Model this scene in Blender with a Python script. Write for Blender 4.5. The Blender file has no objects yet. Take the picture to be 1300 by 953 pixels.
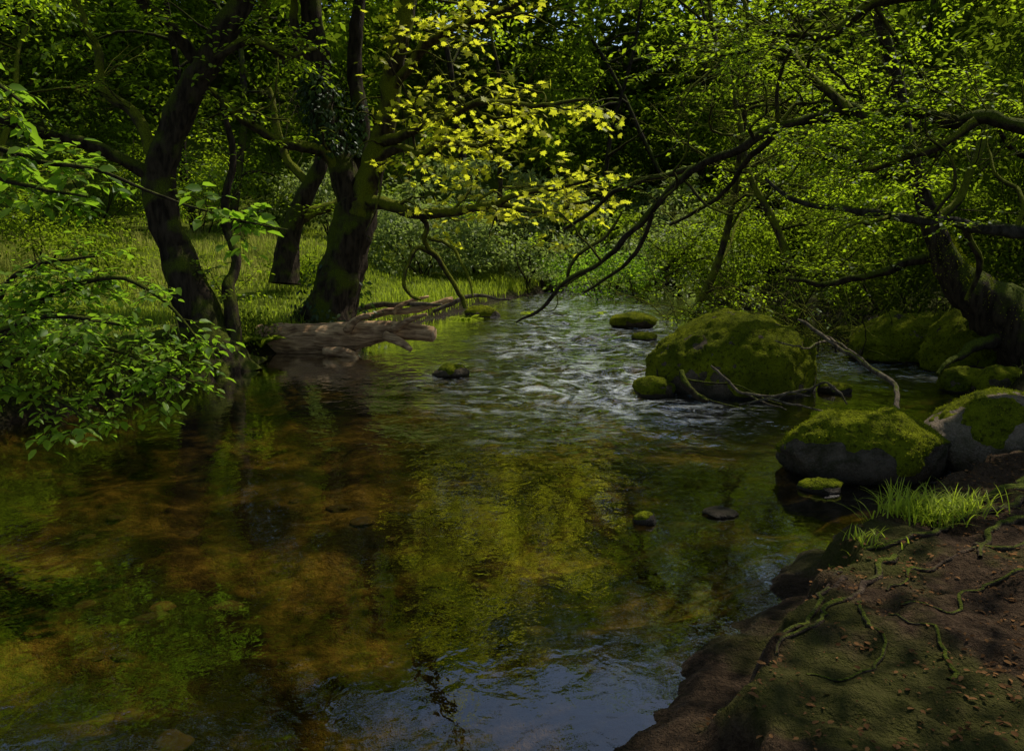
import bpy, bmesh, math, numpy as np
from math import radians as R
from mathutils import Vector
rng=np.random.default_rng(11)
C=bpy.context.scene.collection
F=1082.0; CZ=2.0; PIT=math.atan(176.5/F); cp,sp=math.cos(PIT),math.sin(PIT)
def P(px,py,Y):
    dx=(px-650)/F; dy=-(py-476.5)/F; ry=cp+dy*sp; rz=-sp+dy*cp; s=Y/ry
    return np.array([dx*s,Y,CZ+rz*s])
def G(px,py,z=0.0):
    dx=(px-650)/F; dy=-(py-476.5)/F; ry=cp+dy*sp; rz=-sp+dy*cp; s=(z-CZ)/rz
    return np.array([dx*s,ry*s,z])
SAZ,SEL=R(48),R(56)
S=np.array([math.sin(SAZ)*math.cos(SEL),math.cos(SAZ)*math.cos(SEL),math.sin(SEL)])
UP=np.array([0,0,1.0])
def nrm(a):
    a=np.asarray(a,float); return a/np.maximum(np.linalg.norm(a,axis=-1,keepdims=True),1e-9)
# ---------- noise
def h3(i,j,k,s):
    n=(i*374761393+j*668265263+k*1103515245+s*974711)&0xffffffff
    n=((n^(n>>13))*1274126177)&0xffffffff
    n=n^(n>>16); return n/4294967295.0
def vn(p,sc=1.0,seed=0):
    p=np.asarray(p,float)*sc; i=np.floor(p).astype(np.int64); f=p-i; f=f*f*(3-2*f)
    x,y,z=i[...,0],i[...,1],i[...,2]; fx,fy,fz=f[...,0],f[...,1],f[...,2]; r=0
    for a in (0,1):
        for b in (0,1):
            for c in (0,1):
                r=r+h3(x+a,y+b,z+c,seed)*(fx if a else 1-fx)*(fy if b else 1-fy)*(fz if c else 1-fz)
    return r
def fbm(p,sc=1.0,o=4,seed=0):
    r=0;a=.5;t=0
    for k in range(o): r=r+a*vn(p,sc*2.03**k,seed+k*7); t+=a; a*=.5
    return r/t
def sst(a,b,x):
    t=np.clip((x-a)/(b-a),0,1); return t*t*(3-2*t)
# ---------- mesh buffers
class MB:
    def __init__(s): s.v=[];s.f=[];s.r=[];s.n=0
    def add(s,V,faces,r=None):
        V=np.asarray(V,float); s.v.append(V)
        for f in faces: s.f.append(np.asarray(f,np.int64)+s.n)
        s.r.append(np.full(len(V),.5) if r is None else np.asarray(r,float)); s.n+=len(V)
    def build(s,name,mat,parent=None,smooth=True,attrs=None):
        me=bpy.data.meshes.new(name)
        V=np.concatenate(s.v) if s.v else np.zeros((0,3))
        q=parent
        while q is not None: V=V-np.array(q.location); q=q.parent
        me.vertices.add(len(V)); me.vertices.foreach_set('co',V.astype(np.float32).ravel())
        if s.f:
            idx=np.concatenate([f.ravel() for f in s.f]); tot=np.concatenate([np.full(len(f),f.shape[1]) for f in s.f])
            st=np.concatenate([[0],np.cumsum(tot)[:-1]])
            me.loops.add(len(idx)); me.loops.foreach_set('vertex_index',idx.astype(np.int32))
            me.polygons.add(len(tot)); me.polygons.foreach_set('loop_start',st.astype(np.int32)); me.polygons.foreach_set('loop_total',tot.astype(np.int32))
            if smooth: me.polygons.foreach_set('use_smooth',np.ones(len(tot),bool))
        me.update(calc_edges=True)
        a=me.attributes.new('rnd','FLOAT','POINT')
        if len(V): a.data.foreach_set('value',np.concatenate(s.r).astype(np.float32))
        for k,val in (attrs or {}).items():
            a=me.attributes.new(k,'FLOAT','POINT'); a.data.foreach_set('value',val.astype(np.float32))
        if mat: me.materials.append(mat)
        o=bpy.data.objects.new(name,me); C.objects.link(o)
        if parent is not None: o.parent=parent
        return o
def tag(o,label=None,cat=None,group=None,kind=None):
    if label:o['label']=label
    if cat:o['category']=cat
    if group:o['group']=group
    if kind:o['kind']=kind
    return o
def thing(name,loc,label,cat,group=None):
    o=bpy.data.objects.new(name,None); C.objects.link(o); o.location=[float(a) for a in loc]; o.empty_display_size=.1
    return tag(o,label,cat,group)
def crom(pts,step=4):
    p=np.asarray(pts,float); p=np.vstack([2*p[0]-p[1],p,2*p[-1]-p[-2]]); out=[]
    t=np.linspace(0,1,step,endpoint=False)[:,None]
    for i in range(1,len(p)-2):
        a,b,c,d=p[i-1],p[i],p[i+1],p[i+2]
        out.append(.5*((2*b)+(-a+c)*t+(2*a-5*b+4*c-d)*t*t+(-a+3*b-3*c+d)*t**3))
    out.append(p[-2][None]); return np.vstack(out)
def tube(mb,pts,rad,sides=5,amp=0,fr=3,cap=False,seed=0):
    pts=np.asarray(pts,float); n=len(pts); t=np.gradient(pts,axis=0); t=nrm(t)
    m=np.abs(t).mean(0); ref=np.zeros(3); ref[np.argmin(m)]=1
    u=nrm(np.cross(t,ref)); v=np.cross(t,u)
    a=np.linspace(0,2*math.pi,sides,endpoint=False)
    D=u[:,None,:]*np.cos(a)[None,:,None]+v[:,None,:]*np.sin(a)[None,:,None]
    r=np.asarray(rad,float)[:,None]*np.ones((n,sides))
    if amp:
        q=pts[:,None,:]+D*r[:,:,None]; r=r*(1+amp*2*(fbm(q,fr,4,seed)-.5)+amp*.8*(vn(q*np.array([1,1,.25]),fr*4,seed+3)-.5))
    V=(pts[:,None,:]+D*r[:,:,None]).reshape(-1,3)
    i=np.arange(n-1)[:,None]*sides; j=np.arange(sides)[None,:]; k=(j+1)%sides
    f=[np.stack([i+j,i+k,i+sides+k,i+sides+j],-1).reshape(-1,4)]
    if cap: f+= [np.arange(sides)[None,::-1],(np.arange(sides)+(n-1)*sides)[None,:]]
    mb.add(V,f)
# ---------- leaves
T_S=(np.array([[0,0,0],[.45,.27,.07],[1,0,-.06],[.5,-.27,.07]]),[np.array([[0,3,2,1]])])
T_O=(np.array([[0,0,0],[.35,0,-.02],[.7,0,-.05],[1,0,-.13],[.22,.24,.05],[.6,.25,.03],[.22,-.24,.05],[.6,-.25,.03]]),
     [np.array([[0,1,4],[2,3,5],[1,0,6],[3,2,7]]),np.array([[1,2,5,4],[2,1,6,7]])])
ol=[(0,.0),(.05,.2),(-.05,.42),(.2,.33),(.3,.55),(.42,.3),(.62,.5),(.62,.2),(1,.0)]
out=[(x,y,-.1*x*x-.06*abs(y)) for x,y in ol]+[(x,-y,-.1*x*x-.06*abs(y)) for x,y in ol[1:-1][::-1]]
nn=len(out); T_M=(np.array([[.3,0,.03]]+out),[np.array([[0,1+(i+1)%nn,1+i] for i in range(nn)])])
def leaves(mb,pos,d,n,size,tpl=T_S):
    N=len(pos)
    if N==0: return
    x=nrm(d); z=nrm(n-(n*x).sum(-1,keepdims=True)*x); y=np.cross(z,x); tv,tf=tpl; K=len(tv)
    V=pos[:,None,:]+np.asarray(size)[:,None,None]*(tv[None,:,0,None]*x[:,None]+tv[None,:,1,None]*y[:,None]+tv[None,:,2,None]*z[:,None])
    off=(np.arange(N)*K)[:,None,None]
    mb.add(V.reshape(-1,3),[(f[None]+off).reshape(-1,f.shape[1]) for f in tf],np.repeat(rng.random(N),K))
SHAFT=[]; CONE=[]
def keep(p):
    k=np.ones(len(p),bool); nz=vn(p,1.1,5)*.7+.65; nc=vn(p,1.3,15)*1.5+.25
    for T,r,al in SHAFT:
        w=p-T; a=w@S; d2=(w*w).sum(1)-a*a; k&=~((a>al)&(d2<(r*nz)**2))
    for A,D,ang in CONE:
        w=p-A; l=np.sqrt((w*w).sum(1)); k&=~((w@D>l*np.cos(ang*nc))&(l>13))
    return k
# ---------- materials
class N:
    def __init__(s,name):
        s.m=bpy.data.materials.new(name); s.m.use_nodes=True; s.t=s.m.node_tree; s.t.nodes.clear(); s.o=s.t.nodes.new('ShaderNodeOutputMaterial')
    def n(s,ty,ins=None,**kw):
        x=s.t.nodes.new('ShaderNode'+ty)
        for k,v in kw.items(): setattr(x,k,v)
        for k,v in (ins or {}).items():
            if isinstance(v,bpy.types.NodeSocket): s.t.links.new(v,x.inputs[k])
            else: x.inputs[k].default_value=v
        return x
    def noise(s,sc,det=4,vec=None,dist=0,ro=.55):
        i={'Scale':sc,'Detail':det,'Distortion':dist,'Roughness':ro}
        if vec is None: vec=s.pos()
        i['Vector']=vec
        return s.n('TexNoise',i).outputs['Fac']
    def pos(s):
        if not hasattr(s,'_g'): s._g=s.n('NewGeometry')
        return s._g.outputs['Position']
    def nz(s):
        s.pos(); return s.n('SeparateXYZ',{0:s._g.outputs['Normal']}).outputs['Z']
    def attr(s,a): return s.n('Attribute',attribute_name=a).outputs['Fac']
    def ramp(s,fac,stops):
        r=s.n('ValToRGB',{'Fac':fac}); e=r.color_ramp.elements
        while len(e)<len(stops): e.new(.5)
        for q,(p,c) in zip(e,stops): q.position=p; q.color=(*c,1)
        return r.outputs['Color']
    def mr(s,v,a,b,c=0,d=1): return s.n('MapRange',{'Value':v,'From Min':a,'From Max':b,'To Min':c,'To Max':d}).outputs[0]
    def math(s,op,a,b=0): return s.n('Math',{0:a,1:b},operation=op).outputs[0]
    def mix(s,f,a,b,bt='MIX'):
        x=s.n('Mix',data_type='RGBA',blend_type=bt)
        for k,v in ((0,f),(6,a),(7,b)):
            if isinstance(v,bpy.types.NodeSocket): s.t.links.new(v,x.inputs[k])
            else: x.inputs[k].default_value=v if not hasattr(v,'__len__') or len(v)==4 else (*v,1)
        return x.outputs[2]
    def bump(s,h,st=.5,dist=.05): return s.n('Bump',{'Height':h,'Strength':st,'Distance':dist}).outputs[0]
    def out(s,sh): s.t.links.new(sh,s.o.inputs['Surface']); return s.m
    def princ(s,col,rough=.8,nor=None,spec=.3):
        i={'Base Color':col,'Roughness':rough,'Specular IOR Level':spec}
        if nor is not None: i['Normal']=nor
        return s.out(s.n('BsdfPrincipled',i).outputs[0])
def leafmat(name,c1,c2,tc,tr=.45,gl=.02,rough=.5):
    n=N(name); r=n.attr('rnd'); base=n.mix(r,c1,c2); q=n.noise(.7,2)
    base=n.mix(1,base,n.ramp(q,[(.3,(.7,.7,.65)),(.7,(1.3,1.2,.95))]),'MULTIPLY')
    tcol=n.mix(.3,tc,base); tcol=n.mix(n.mr(r,0,1,0,.5),tcol,(tc[0]*.6,tc[1]*.75,tc[2]*.5))
    d=n.n('BsdfDiffuse',{'Color':base}).outputs[0]; t=n.n('BsdfTranslucent',{'Color':tcol}).outputs[0]
    m=n.n('MixShader',{0:tr,1:d,2:t}).outputs[0]
    if gl<=0: return n.out(m)
    g=n.n('BsdfGlossy',{'Color':(.9,.95,.9,1),'Roughness':rough}).outputs[0]
    return n.out(n.n('MixShader',{0:gl,1:m,2:g}).outputs[0])
def barkmat(name,c1,c2,moss=.5,mc=(.06,.075,.008)):
    n=N(name); v=n.n('Mapping',{'Vector':n.pos(),'Scale':(1,1,.25)}).outputs[0]
    a=n.noise(14,6,v); b=n.noise(2.2,4); f=n.noise(70,3)
    col=n.mix(n.mr(a,.35,.65),c1,c2)
    ms=n.math('ADD',n.math('MULTIPLY',n.nz(),.28),b); mk=n.mr(ms,.75-moss*.35,.9-moss*.35)
    mossc=n.mix(n.mr(f,.3,.7),(mc[0]*.4,mc[1]*.45,mc[2]*.6),(mc[0]*1.6,mc[1]*1.5,mc[2]))
    col=n.mix(mk,col,mossc)
    h=n.math('ADD',n.math('MULTIPLY',a,1),n.math('MULTIPLY',f,.35))
    return n.princ(col,.95,n.bump(h,1,.07),.08)
M={}
M['bark']=barkmat('dark_mossy_bark',(.013,.009,.006),(.05,.036,.023),.65)
M['bark2']=barkmat('mossy_limb_bark',(.018,.013,.008),(.06,.045,.028),1.0,(.11,.125,.010))
M['barkg']=barkmat('grey_bark',(.02,.017,.012),(.065,.055,.042),.4)
def logmat():
    n=N('weathered_dead_wood'); v=n.n('Mapping',{'Vector':n.pos(),'Scale':(.35,1.6,2.2)}).outputs[0]
    a=n.noise(9,6,v,.5); b=n.noise(2.5,4); c=n.noise(60,3)
    col=n.mix(n.mr(a,.32,.66),(.09,.045,.022),(.50,.32,.17)); col=n.mix(n.mr(b,.48,.62,0,.5),col,(.09,.045,.024))
    return n.princ(col,.9,n.bump(n.math('ADD',a,n.math('MULTIPLY',c,.2)),.9,.04),.1)
M['deadwood']=logmat()
M['twigwood']=barkmat('dead_twig_wood',(.045,.034,.022),(.17,.135,.095),.1)
M['cutwood']=barkmat('pale_broken_wood',(.24,.16,.09),(.42,.29,.18),0)
M['root']=barkmat('exposed_root_bark',(.022,.014,.009),(.085,.058,.038),.35)
M['beech']=leafmat('beech_leaf',(.045,.080,.006),(.10,.15,.010),(.60,.80,.02),.58)
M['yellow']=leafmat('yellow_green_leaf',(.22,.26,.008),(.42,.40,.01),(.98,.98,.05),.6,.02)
M['shrub']=leafmat('shrub_leaf',(.05,.105,.012),(.13,.21,.02),(.42,.70,.03),.48,.012,.45)
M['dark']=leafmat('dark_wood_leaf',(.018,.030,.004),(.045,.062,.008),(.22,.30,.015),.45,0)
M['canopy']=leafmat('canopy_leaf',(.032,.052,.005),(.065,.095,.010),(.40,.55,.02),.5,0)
M['sage']=leafmat('pale_undergrowth_leaf',(.10,.14,.035),(.20,.24,.075),(.42,.54,.10),.45,.02)
M['ivy']=leafmat('ivy_leaf',(.010,.022,.005),(.028,.05,.010),(.06,.12,.015),.25,.02,.4)
M['grass']=leafmat('grass_blade',(.13,.19,.012),(.25,.30,.03),(.54,.66,.04),.45,.01)
M['mosstuft']=leafmat('moss_sprig',(.09,.12,.006),(.26,.28,.012),(.36,.40,.02),.2,0)
M['straw']=leafmat('dry_grass_blade',(.16,.18,.035),(.30,.28,.08),(.50,.54,.10),.4,.0)
M['litter']=leafmat('fallen_leaf_brown',(.030,.016,.009),(.16,.085,.040),(.12,.05,.015),.05,0)
def mossmat():
    n=N('deep_green_moss'); a=n.noise(4,4); b=n.noise(90,4); c=n.noise(26,4); e=n.noise(1.8,3)
    col=n.mix(n.mr(a,.35,.65),(.036,.058,.004),(.19,.215,.008)); col=n.mix(n.mr(b,.3,.7,0,.6),col,(.26,.27,.012))
    col=n.mix(n.mr(c,.52,.66,0,.75),col,(.032,.028,.008)); col=n.mix(n.mr(e,.45,.62,0,.5),col,(.03,.045,.006))
    return n.princ(col,1,n.bump(n.math('ADD',b,n.math('MULTIPLY',c,1.5)),1,.06),.03)
M['moss']=mossmat()
def rockmat(name,g):
    n=N(name); a=n.noise(2.5,6); b=n.noise(60,4); v=n.noise(9,6,ro=.7)
    col=n.mix(n.mr(a,.35,.65),(.028*g,.020*g,.012*g),(.098*g,.074*g,.050*g)); col=n.mix(n.mr(b,.4,.65,0,.4),col,(.145*g,.112*g,.080*g)); col=n.mix(n.mr(v,.45,.62,0,.8 if g<1.5 else .55),col,(.024*g,.024*g,.008*g))
    z=n.n('SeparateXYZ',{0:n.pos()}).outputs['Z']; wet=n.mr(n.math('ADD',z,n.math('MULTIPLY',v,.08)),.04,.18)
    col=n.mix(wet,n.mix(.8,col,(.010,.008,.005)),col); rg=n.mr(wet,0,1,.35,.95)
    return n.princ(col,rg,n.bump(n.math('ADD',v,n.math('MULTIPLY',b,.3)),1,.07),.08)
M['rock']=rockmat('wet_granite',1.0); M['rockpale']=rockmat('pale_granite',2.0)
def groundmat():
    n=N('woodland_ground'); dirt=n.attr('dirt'); grass=n.attr('grass'); pos=n.pos()
    a=n.noise(1.1,5); b=n.noise(22,5,ro=.7); c=n.noise(90,3); d=n.noise(6,5,ro=.65)
    bed=n.mix(n.mr(a,.46,.62),(.012,.011,.005),(.34,.235,.07)); bed=n.mix(n.mr(d,.38,.60,0,.8),bed,(.035,.030,.011)); bed=n.mix(n.mr(b,.35,.7,0,.4),bed,(.016,.014,.006))
    soil=n.mix(n.mr(b,.3,.7),(.022,.013,.007),(.095,.060,.034)); soil=n.mix(n.mr(c,.5,.7,0,.4),soil,(.13,.085,.05)); soil=n.mix(n.mr(d,.48,.68,0,.5),soil,(.020,.012,.007)); soil=n.mix(n.mr(a,.49,.58,0,.65),soil,(.055,.062,.009))
    duff=n.mix(n.mr(b,.35,.65),(.012,.013,.004),(.042,.038,.012)); tf=n.mix(n.mr(b,.3,.7),(.05,.072,.008),(.15,.18,.016))
    col=n.mix(grass,duff,tf); col=n.mix(dirt,col,soil)
    z=n.n('SeparateXYZ',{0:pos}).outputs['Z']; zz=n.math('ADD',z,n.math('MULTIPLY',n.math('SUBTRACT',b,.5),.06))
    wet=n.mr(zz,.02,.12); mud=n.mix(.7,soil,(.008,.006,.004)); col=n.mix(wet,mud,col); col=n.mix(n.mr(zz,-.06,0.01),bed,col)
    h=n.math('ADD',b,n.math('MULTIPLY',c,.35)); h=n.math('ADD',h,n.math('MULTIPLY',d,1.5))
    return n.princ(col,n.mr(wet,0,1,.5,.98),n.bump(h,1,.08),.05)
M['ground']=groundmat()
def watermat():
    n=N('river_water'); pos=n.pos(); rap=n.attr('rapid')
    mp=n.n('Mapping',{'Vector':pos,'Scale':(1.0,.8,1),'Rotation':(0,0,R(-12))}).outputs[0]
    a=n.noise(2.2,2,mp,.3); b=n.noise(7,2,mp,.5); c=n.noise(26,2,mp,.2)
    h=n.math('ADD',n.math('MULTIPLY',a,.15),n.math('MULTIPLY',b,.10)); h=n.math('ADD',h,n.math('MULTIPLY',c,.022))
    r2=n.noise(3.2,3,mp,.8)
    h2=n.math('MULTIPLY',n.math('ADD',n.math('MULTIPLY',r2,2.4),b),n.math('MULTIPLY',rap,2.0)); h=n.math('ADD',h,h2)
    nor=n.bump(h,.5,.05)
    fr=n.n('Fresnel',{'IOR':1.34,'Normal':nor}).outputs[0]; fr=n.math('MINIMUM',n.math('MULTIPLY',fr,1.9),1.0)
    tr=n.n('BsdfTransparent',{'Color':(.69,.63,.38,1)}).outputs[0]
    gl=n.n('BsdfGlossy',{'Color':(1,1,1,1),'Roughness':.004,'Normal':nor}).outputs[0]
    m=n.n('MixShader',{0:fr,1:tr,2:gl}).outputs[0]
    fs=n.n('Mapping',{'Vector':pos,'Scale':(.65,1.0,1),'Rotation':(0,0,R(8))}).outputs[0]
    foam_glint=n.math('MULTIPLY',n.mr(n.noise(4.2,6,fs,1.2,.62),.48,.76),n.mr(rap,.20,.8))
    df=n.n('BsdfDiffuse',{'Color':(.80,.86,.92,1),'Normal':nor}).outputs[0]  # white foam and silvery ripple glints painted as diffuse colour
    return n.out(n.n('MixShader',{0:n.math('MULTIPLY',foam_glint,.48),1:m,2:df}).outputs[0])
M['water']=watermat()
# ---------- terrain
rp=[(-14,-6),(-8.5,2),(-6.3,6.0)]
rp+=[tuple(G(*q)[:2]) for q in [(0,540),(130,512),(250,476),(320,456),(400,438),(500,420),(560,401),(620,385),(700,368),(780,356),(850,351)]]
rp+=[(12,44),(26,52),(30,44),(15,32)]
rp+=[tuple(G(*q)[:2]) for q in [(940,376),(1000,392),(1080,404),(1180,410),(1255,428),(1262,470),(1275,510),(1262,560),(1235,592),(1190,625),(1125,655),(1060,695),(1005,750),(945,805),(865,855)]]
rp+=[(.55,3.2),(.3,2.6),(-1,1.9),(-4,.8),(-9,-4),(-11,-8)]
RP=np.array(rp)
def sd(x,y):
    p=np.stack([x,y],-1); d=np.full(x.shape,1e9); ins=np.zeros(x.shape,bool); n=len(RP)
    for i in range(n):
        a=RP[i];b=RP[(i+1)%n]; e=b-a; w=p-a; t=np.clip((w@e)/(e@e),0,1); d=np.minimum(d,np.linalg.norm(w-t[...,None]*e,axis=-1))
        c=((a[1]>y)!=(b[1]>y)); xi=(b[0]-a[0])*(y-a[1])/((b[1]-a[1])+1e-12)+a[0]; ins^=(c&(x<xi))
    return np.where(ins,-d,d)
def H(x,y,full=False):
    x=np.asarray(x,float);y=np.asarray(y,float); p=np.stack([x,y,np.zeros_like(x)],-1)
    nearR=sst(-2.5,-1.2,x)*(1-sst(6.5,8,y))
    d=sd(x,y)+.35*(fbm(p,1.1,4,2)-.5)+nearR*.38*(fbm(p,3.4,4,61)-.5); o=np.maximum(d,0)
    hb=.42*(.6+.8*fbm(p,.35,2,9)); hb=hb*(1-nearR)+nearR*.10
    k=.28*(1-nearR)+.08*nearR
    z=hb*(1-np.exp(-o/k))+.03*np.minimum(o,6)+nearR*.19*sst(.24,.38,o+.30*(fbm(p,2.6,4,71)-.5))
    z+=15*sst(30,66,y)*sst(0,10,o)+ 4*sst(15,36,-x)*sst(0,10,o)+6*sst(12,34,x)*sst(0,10,o)+1.3*sst(17,30,y)*sst(1,7,-x)*sst(.5,5,o)
    rg=1-np.abs(2*fbm(p,2.3,3,81)-1)
    z+= (fbm(p,.5,4,4)-.5)*.35*sst(.2,3,o)*(1-.6*nearR)+(fbm(p,3.2,5,8)-.5)*(.11+.03*nearR)*sst(0,.5,o)+nearR*((rg-.7)*.08*sst(.05,.4,o)+(fbm(p,11,3,91)-.5)*.03*sst(0,.2,o))
    i=np.maximum(-d,0); shal=np.exp(-(((x-.8)/3.5)**2+((y-16)/6)**2))
    zi=-(.5-.28*shal)*(1-np.exp(-i/.8))+(fbm(p,1.4,4,6)-.5)*.3*sst(0,1,i)
    z=np.where(d>0,z,np.minimum(zi,-.03*sst(0,.3,i)))
    return z if not full else (z,d,nearR)
def Hz(x,y): return float(H(np.array([x]),np.array([y]))[0])
def grid(xs,ys):
    X,Y=np.meshgrid(xs,ys); nx,ny=len(xs),len(ys); i=np.arange(ny-1)[:,None]*nx; j=np.arange(nx-1)[None]
    f=np.stack([i+j,i+j+1,i+nx+j+1,i+nx+j],-1).reshape(-1,4); return X,Y,f
u=np.linspace(-1,1,560); xs=1.8+1.4*np.sinh(u*4.85); w=np.linspace(-.55,1,560); ys=4.0+1.8*np.sinh(w*5.0)
X,Y,f=grid(xs,ys); Z,D,NR=H(X,Y,True)
mb=MB(); mb.add(np.stack([X,Y,Z],-1).reshape(-1,3),[f])
gm=((1-NR)*sst(.1,.6,D)*(1-sst(26,42,np.abs(X+4)+np.maximum(Y-26,0)))).ravel()
gm=gm*np.where((X.ravel()>5),.25,1)
tag(mb.build('ground',M['ground'],attrs={'dirt':NR.ravel(),'grass':gm}),'woodland floor, grassy banks and amber riverbed under the water','ground',kind='structure')
# water
ys=np.concatenate([np.linspace(-3,2.5,12),2.5+47.5*(np.linspace(.0,1,640)[1:]**1.9)]); xs=np.linspace(-13,15,520)
X,Y,f=grid(xs,ys); pp=np.stack([X,Y,0*X],-1)
rap=np.exp(-(((X-1.0-.08*(Y-12))/2.0)**2))*sst(6.0,11.5,Y)*(1-.3*sst(26,34,Y)); rap=np.maximum(rap,.5*np.exp(-(((X-5.5)/2.5)**2+((Y-14)/3)**2)))
rap=np.maximum(rap,.5*np.exp(-(((X-4.2)/.8)**2+((Y-6.6)/.8)**2)))
rap*=.25+1.3*fbm(pp,.5,3,3)
q=pp.copy(); q[...,0]+=.2*Y; qs=q*np.array([1,.7,1])
Zw=.17*rap*(fbm(qs,1.9,3,1)-.5)+.07*rap*(vn(qs,4.0,5)-.5)+.006*(fbm(qs,.9,3,7)-.5)
mb=MB(); mb.add(np.stack([X,Y,Zw],-1).reshape(-1,3),[f])
tag(mb.build('river_water',M['water'],attrs={'rapid':np.clip(rap,0,1).ravel()}),'clear amber river water with ripples and dark reflections','river',kind='structure')
# ---------- crown leaves cut away to let in sun shafts and sky glints
def sh(px,py,Y,r,al=1.4): SHAFT.append((P(px,py,Y),r,al))
sh(600,345,24,3);sh(680,330,27,3.4);sh(480,335,20,3.0,1);sh(150,265,24,3.0,1);sh(60,290,21,1.8,1);sh(350,380,17,1.6,1);sh(200,330,19,1.8,1);sh(400,430,14.7,1.4,.8);sh(500,425,14.4,1.3,.8);sh(280,300,21,2.0,1);sh(540,350,20,2.4,1)
sh(930,415,11.0,1.3,.9);sh(1010,440,11.0,.9,.8);sh(1140,540,7.4,.5,.6);sh(1270,520,7.2,.7,.6);sh(1230,370,12,.8);sh(1080,530,7.4,.35,.6);sh(807,405,17,.7,.6)
sh(570,150,15.5,2.0,1.5);sh(620,250,15,2.0,1.5);sh(520,90,16,1.8,1.5);sh(700,230,28,3.4,2);sh(800,280,30,3);sh(560,200,26,2.6);sh(690,190,14.5,1.4,1.5)
sh(190,410,6.5,1.2,1);sh(60,360,6.5,1.1,1);sh(30,240,6,1.2,1);sh(230,470,6.5,.6,1);sh(1100,60,10,1.3,1.5);sh(1180,210,10,1.3,1.5);sh(970,240,11,1.2,1.5);sh(1230,80,9,1.0,1);sh(860,230,11,.8,1)
sh(860,80,13,1.3,2);sh(1230,760,4.2,.35,.8);sh(1090,790,4.0,.25,.8);sh(1160,655,5.2,.35,.8);sh(690,430,13,2.0);sh(650,400,16,2.0);sh(730,475,11,1.5);sh(800,380,19,2);sh(420,620,6.2,.6);sh(760,610,6.6,.4);sh(330,180,15,1.4,2);sh(720,120,18,1.6,2);sh(1000,150,17,1.8,2);sh(470,470,11,1.0);sh(360,640,6,.5);sh(180,690,5.5,.5);sh(250,760,4.5,.4);sh(520,700,5,.3)
r5=np.random.default_rng(5)
for k in range(26): SHAFT.append((np.array([r5.uniform(-15,11),r5.uniform(20,36),r5.uniform(.5,6)]),r5.uniform(1.4,3.0),2.0))
for k in range(12): SHAFT.append((np.array([r5.uniform(1,8),r5.uniform(8,14),r5.uniform(2.5,4.5)]),r5.uniform(.5,1.0),1.6))
def cone(px,py,r):
    g=G(px,py); d=nrm(g-np.array([0,0,CZ])); d[2]*=-1; CONE.append((np.array([0,0,-CZ]),d,r/F))
for a in [(350,665,36),(60,800,30),(690,690,32),(770,640,26),(710,740,28),(640,840,40),(590,880,18),(800,770,26),(190,760,20),(820,610,18),(60,690,24),(20,700,20),(680,640,18),(840,710,20),(150,830,20)]: cone(*a)
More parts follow.
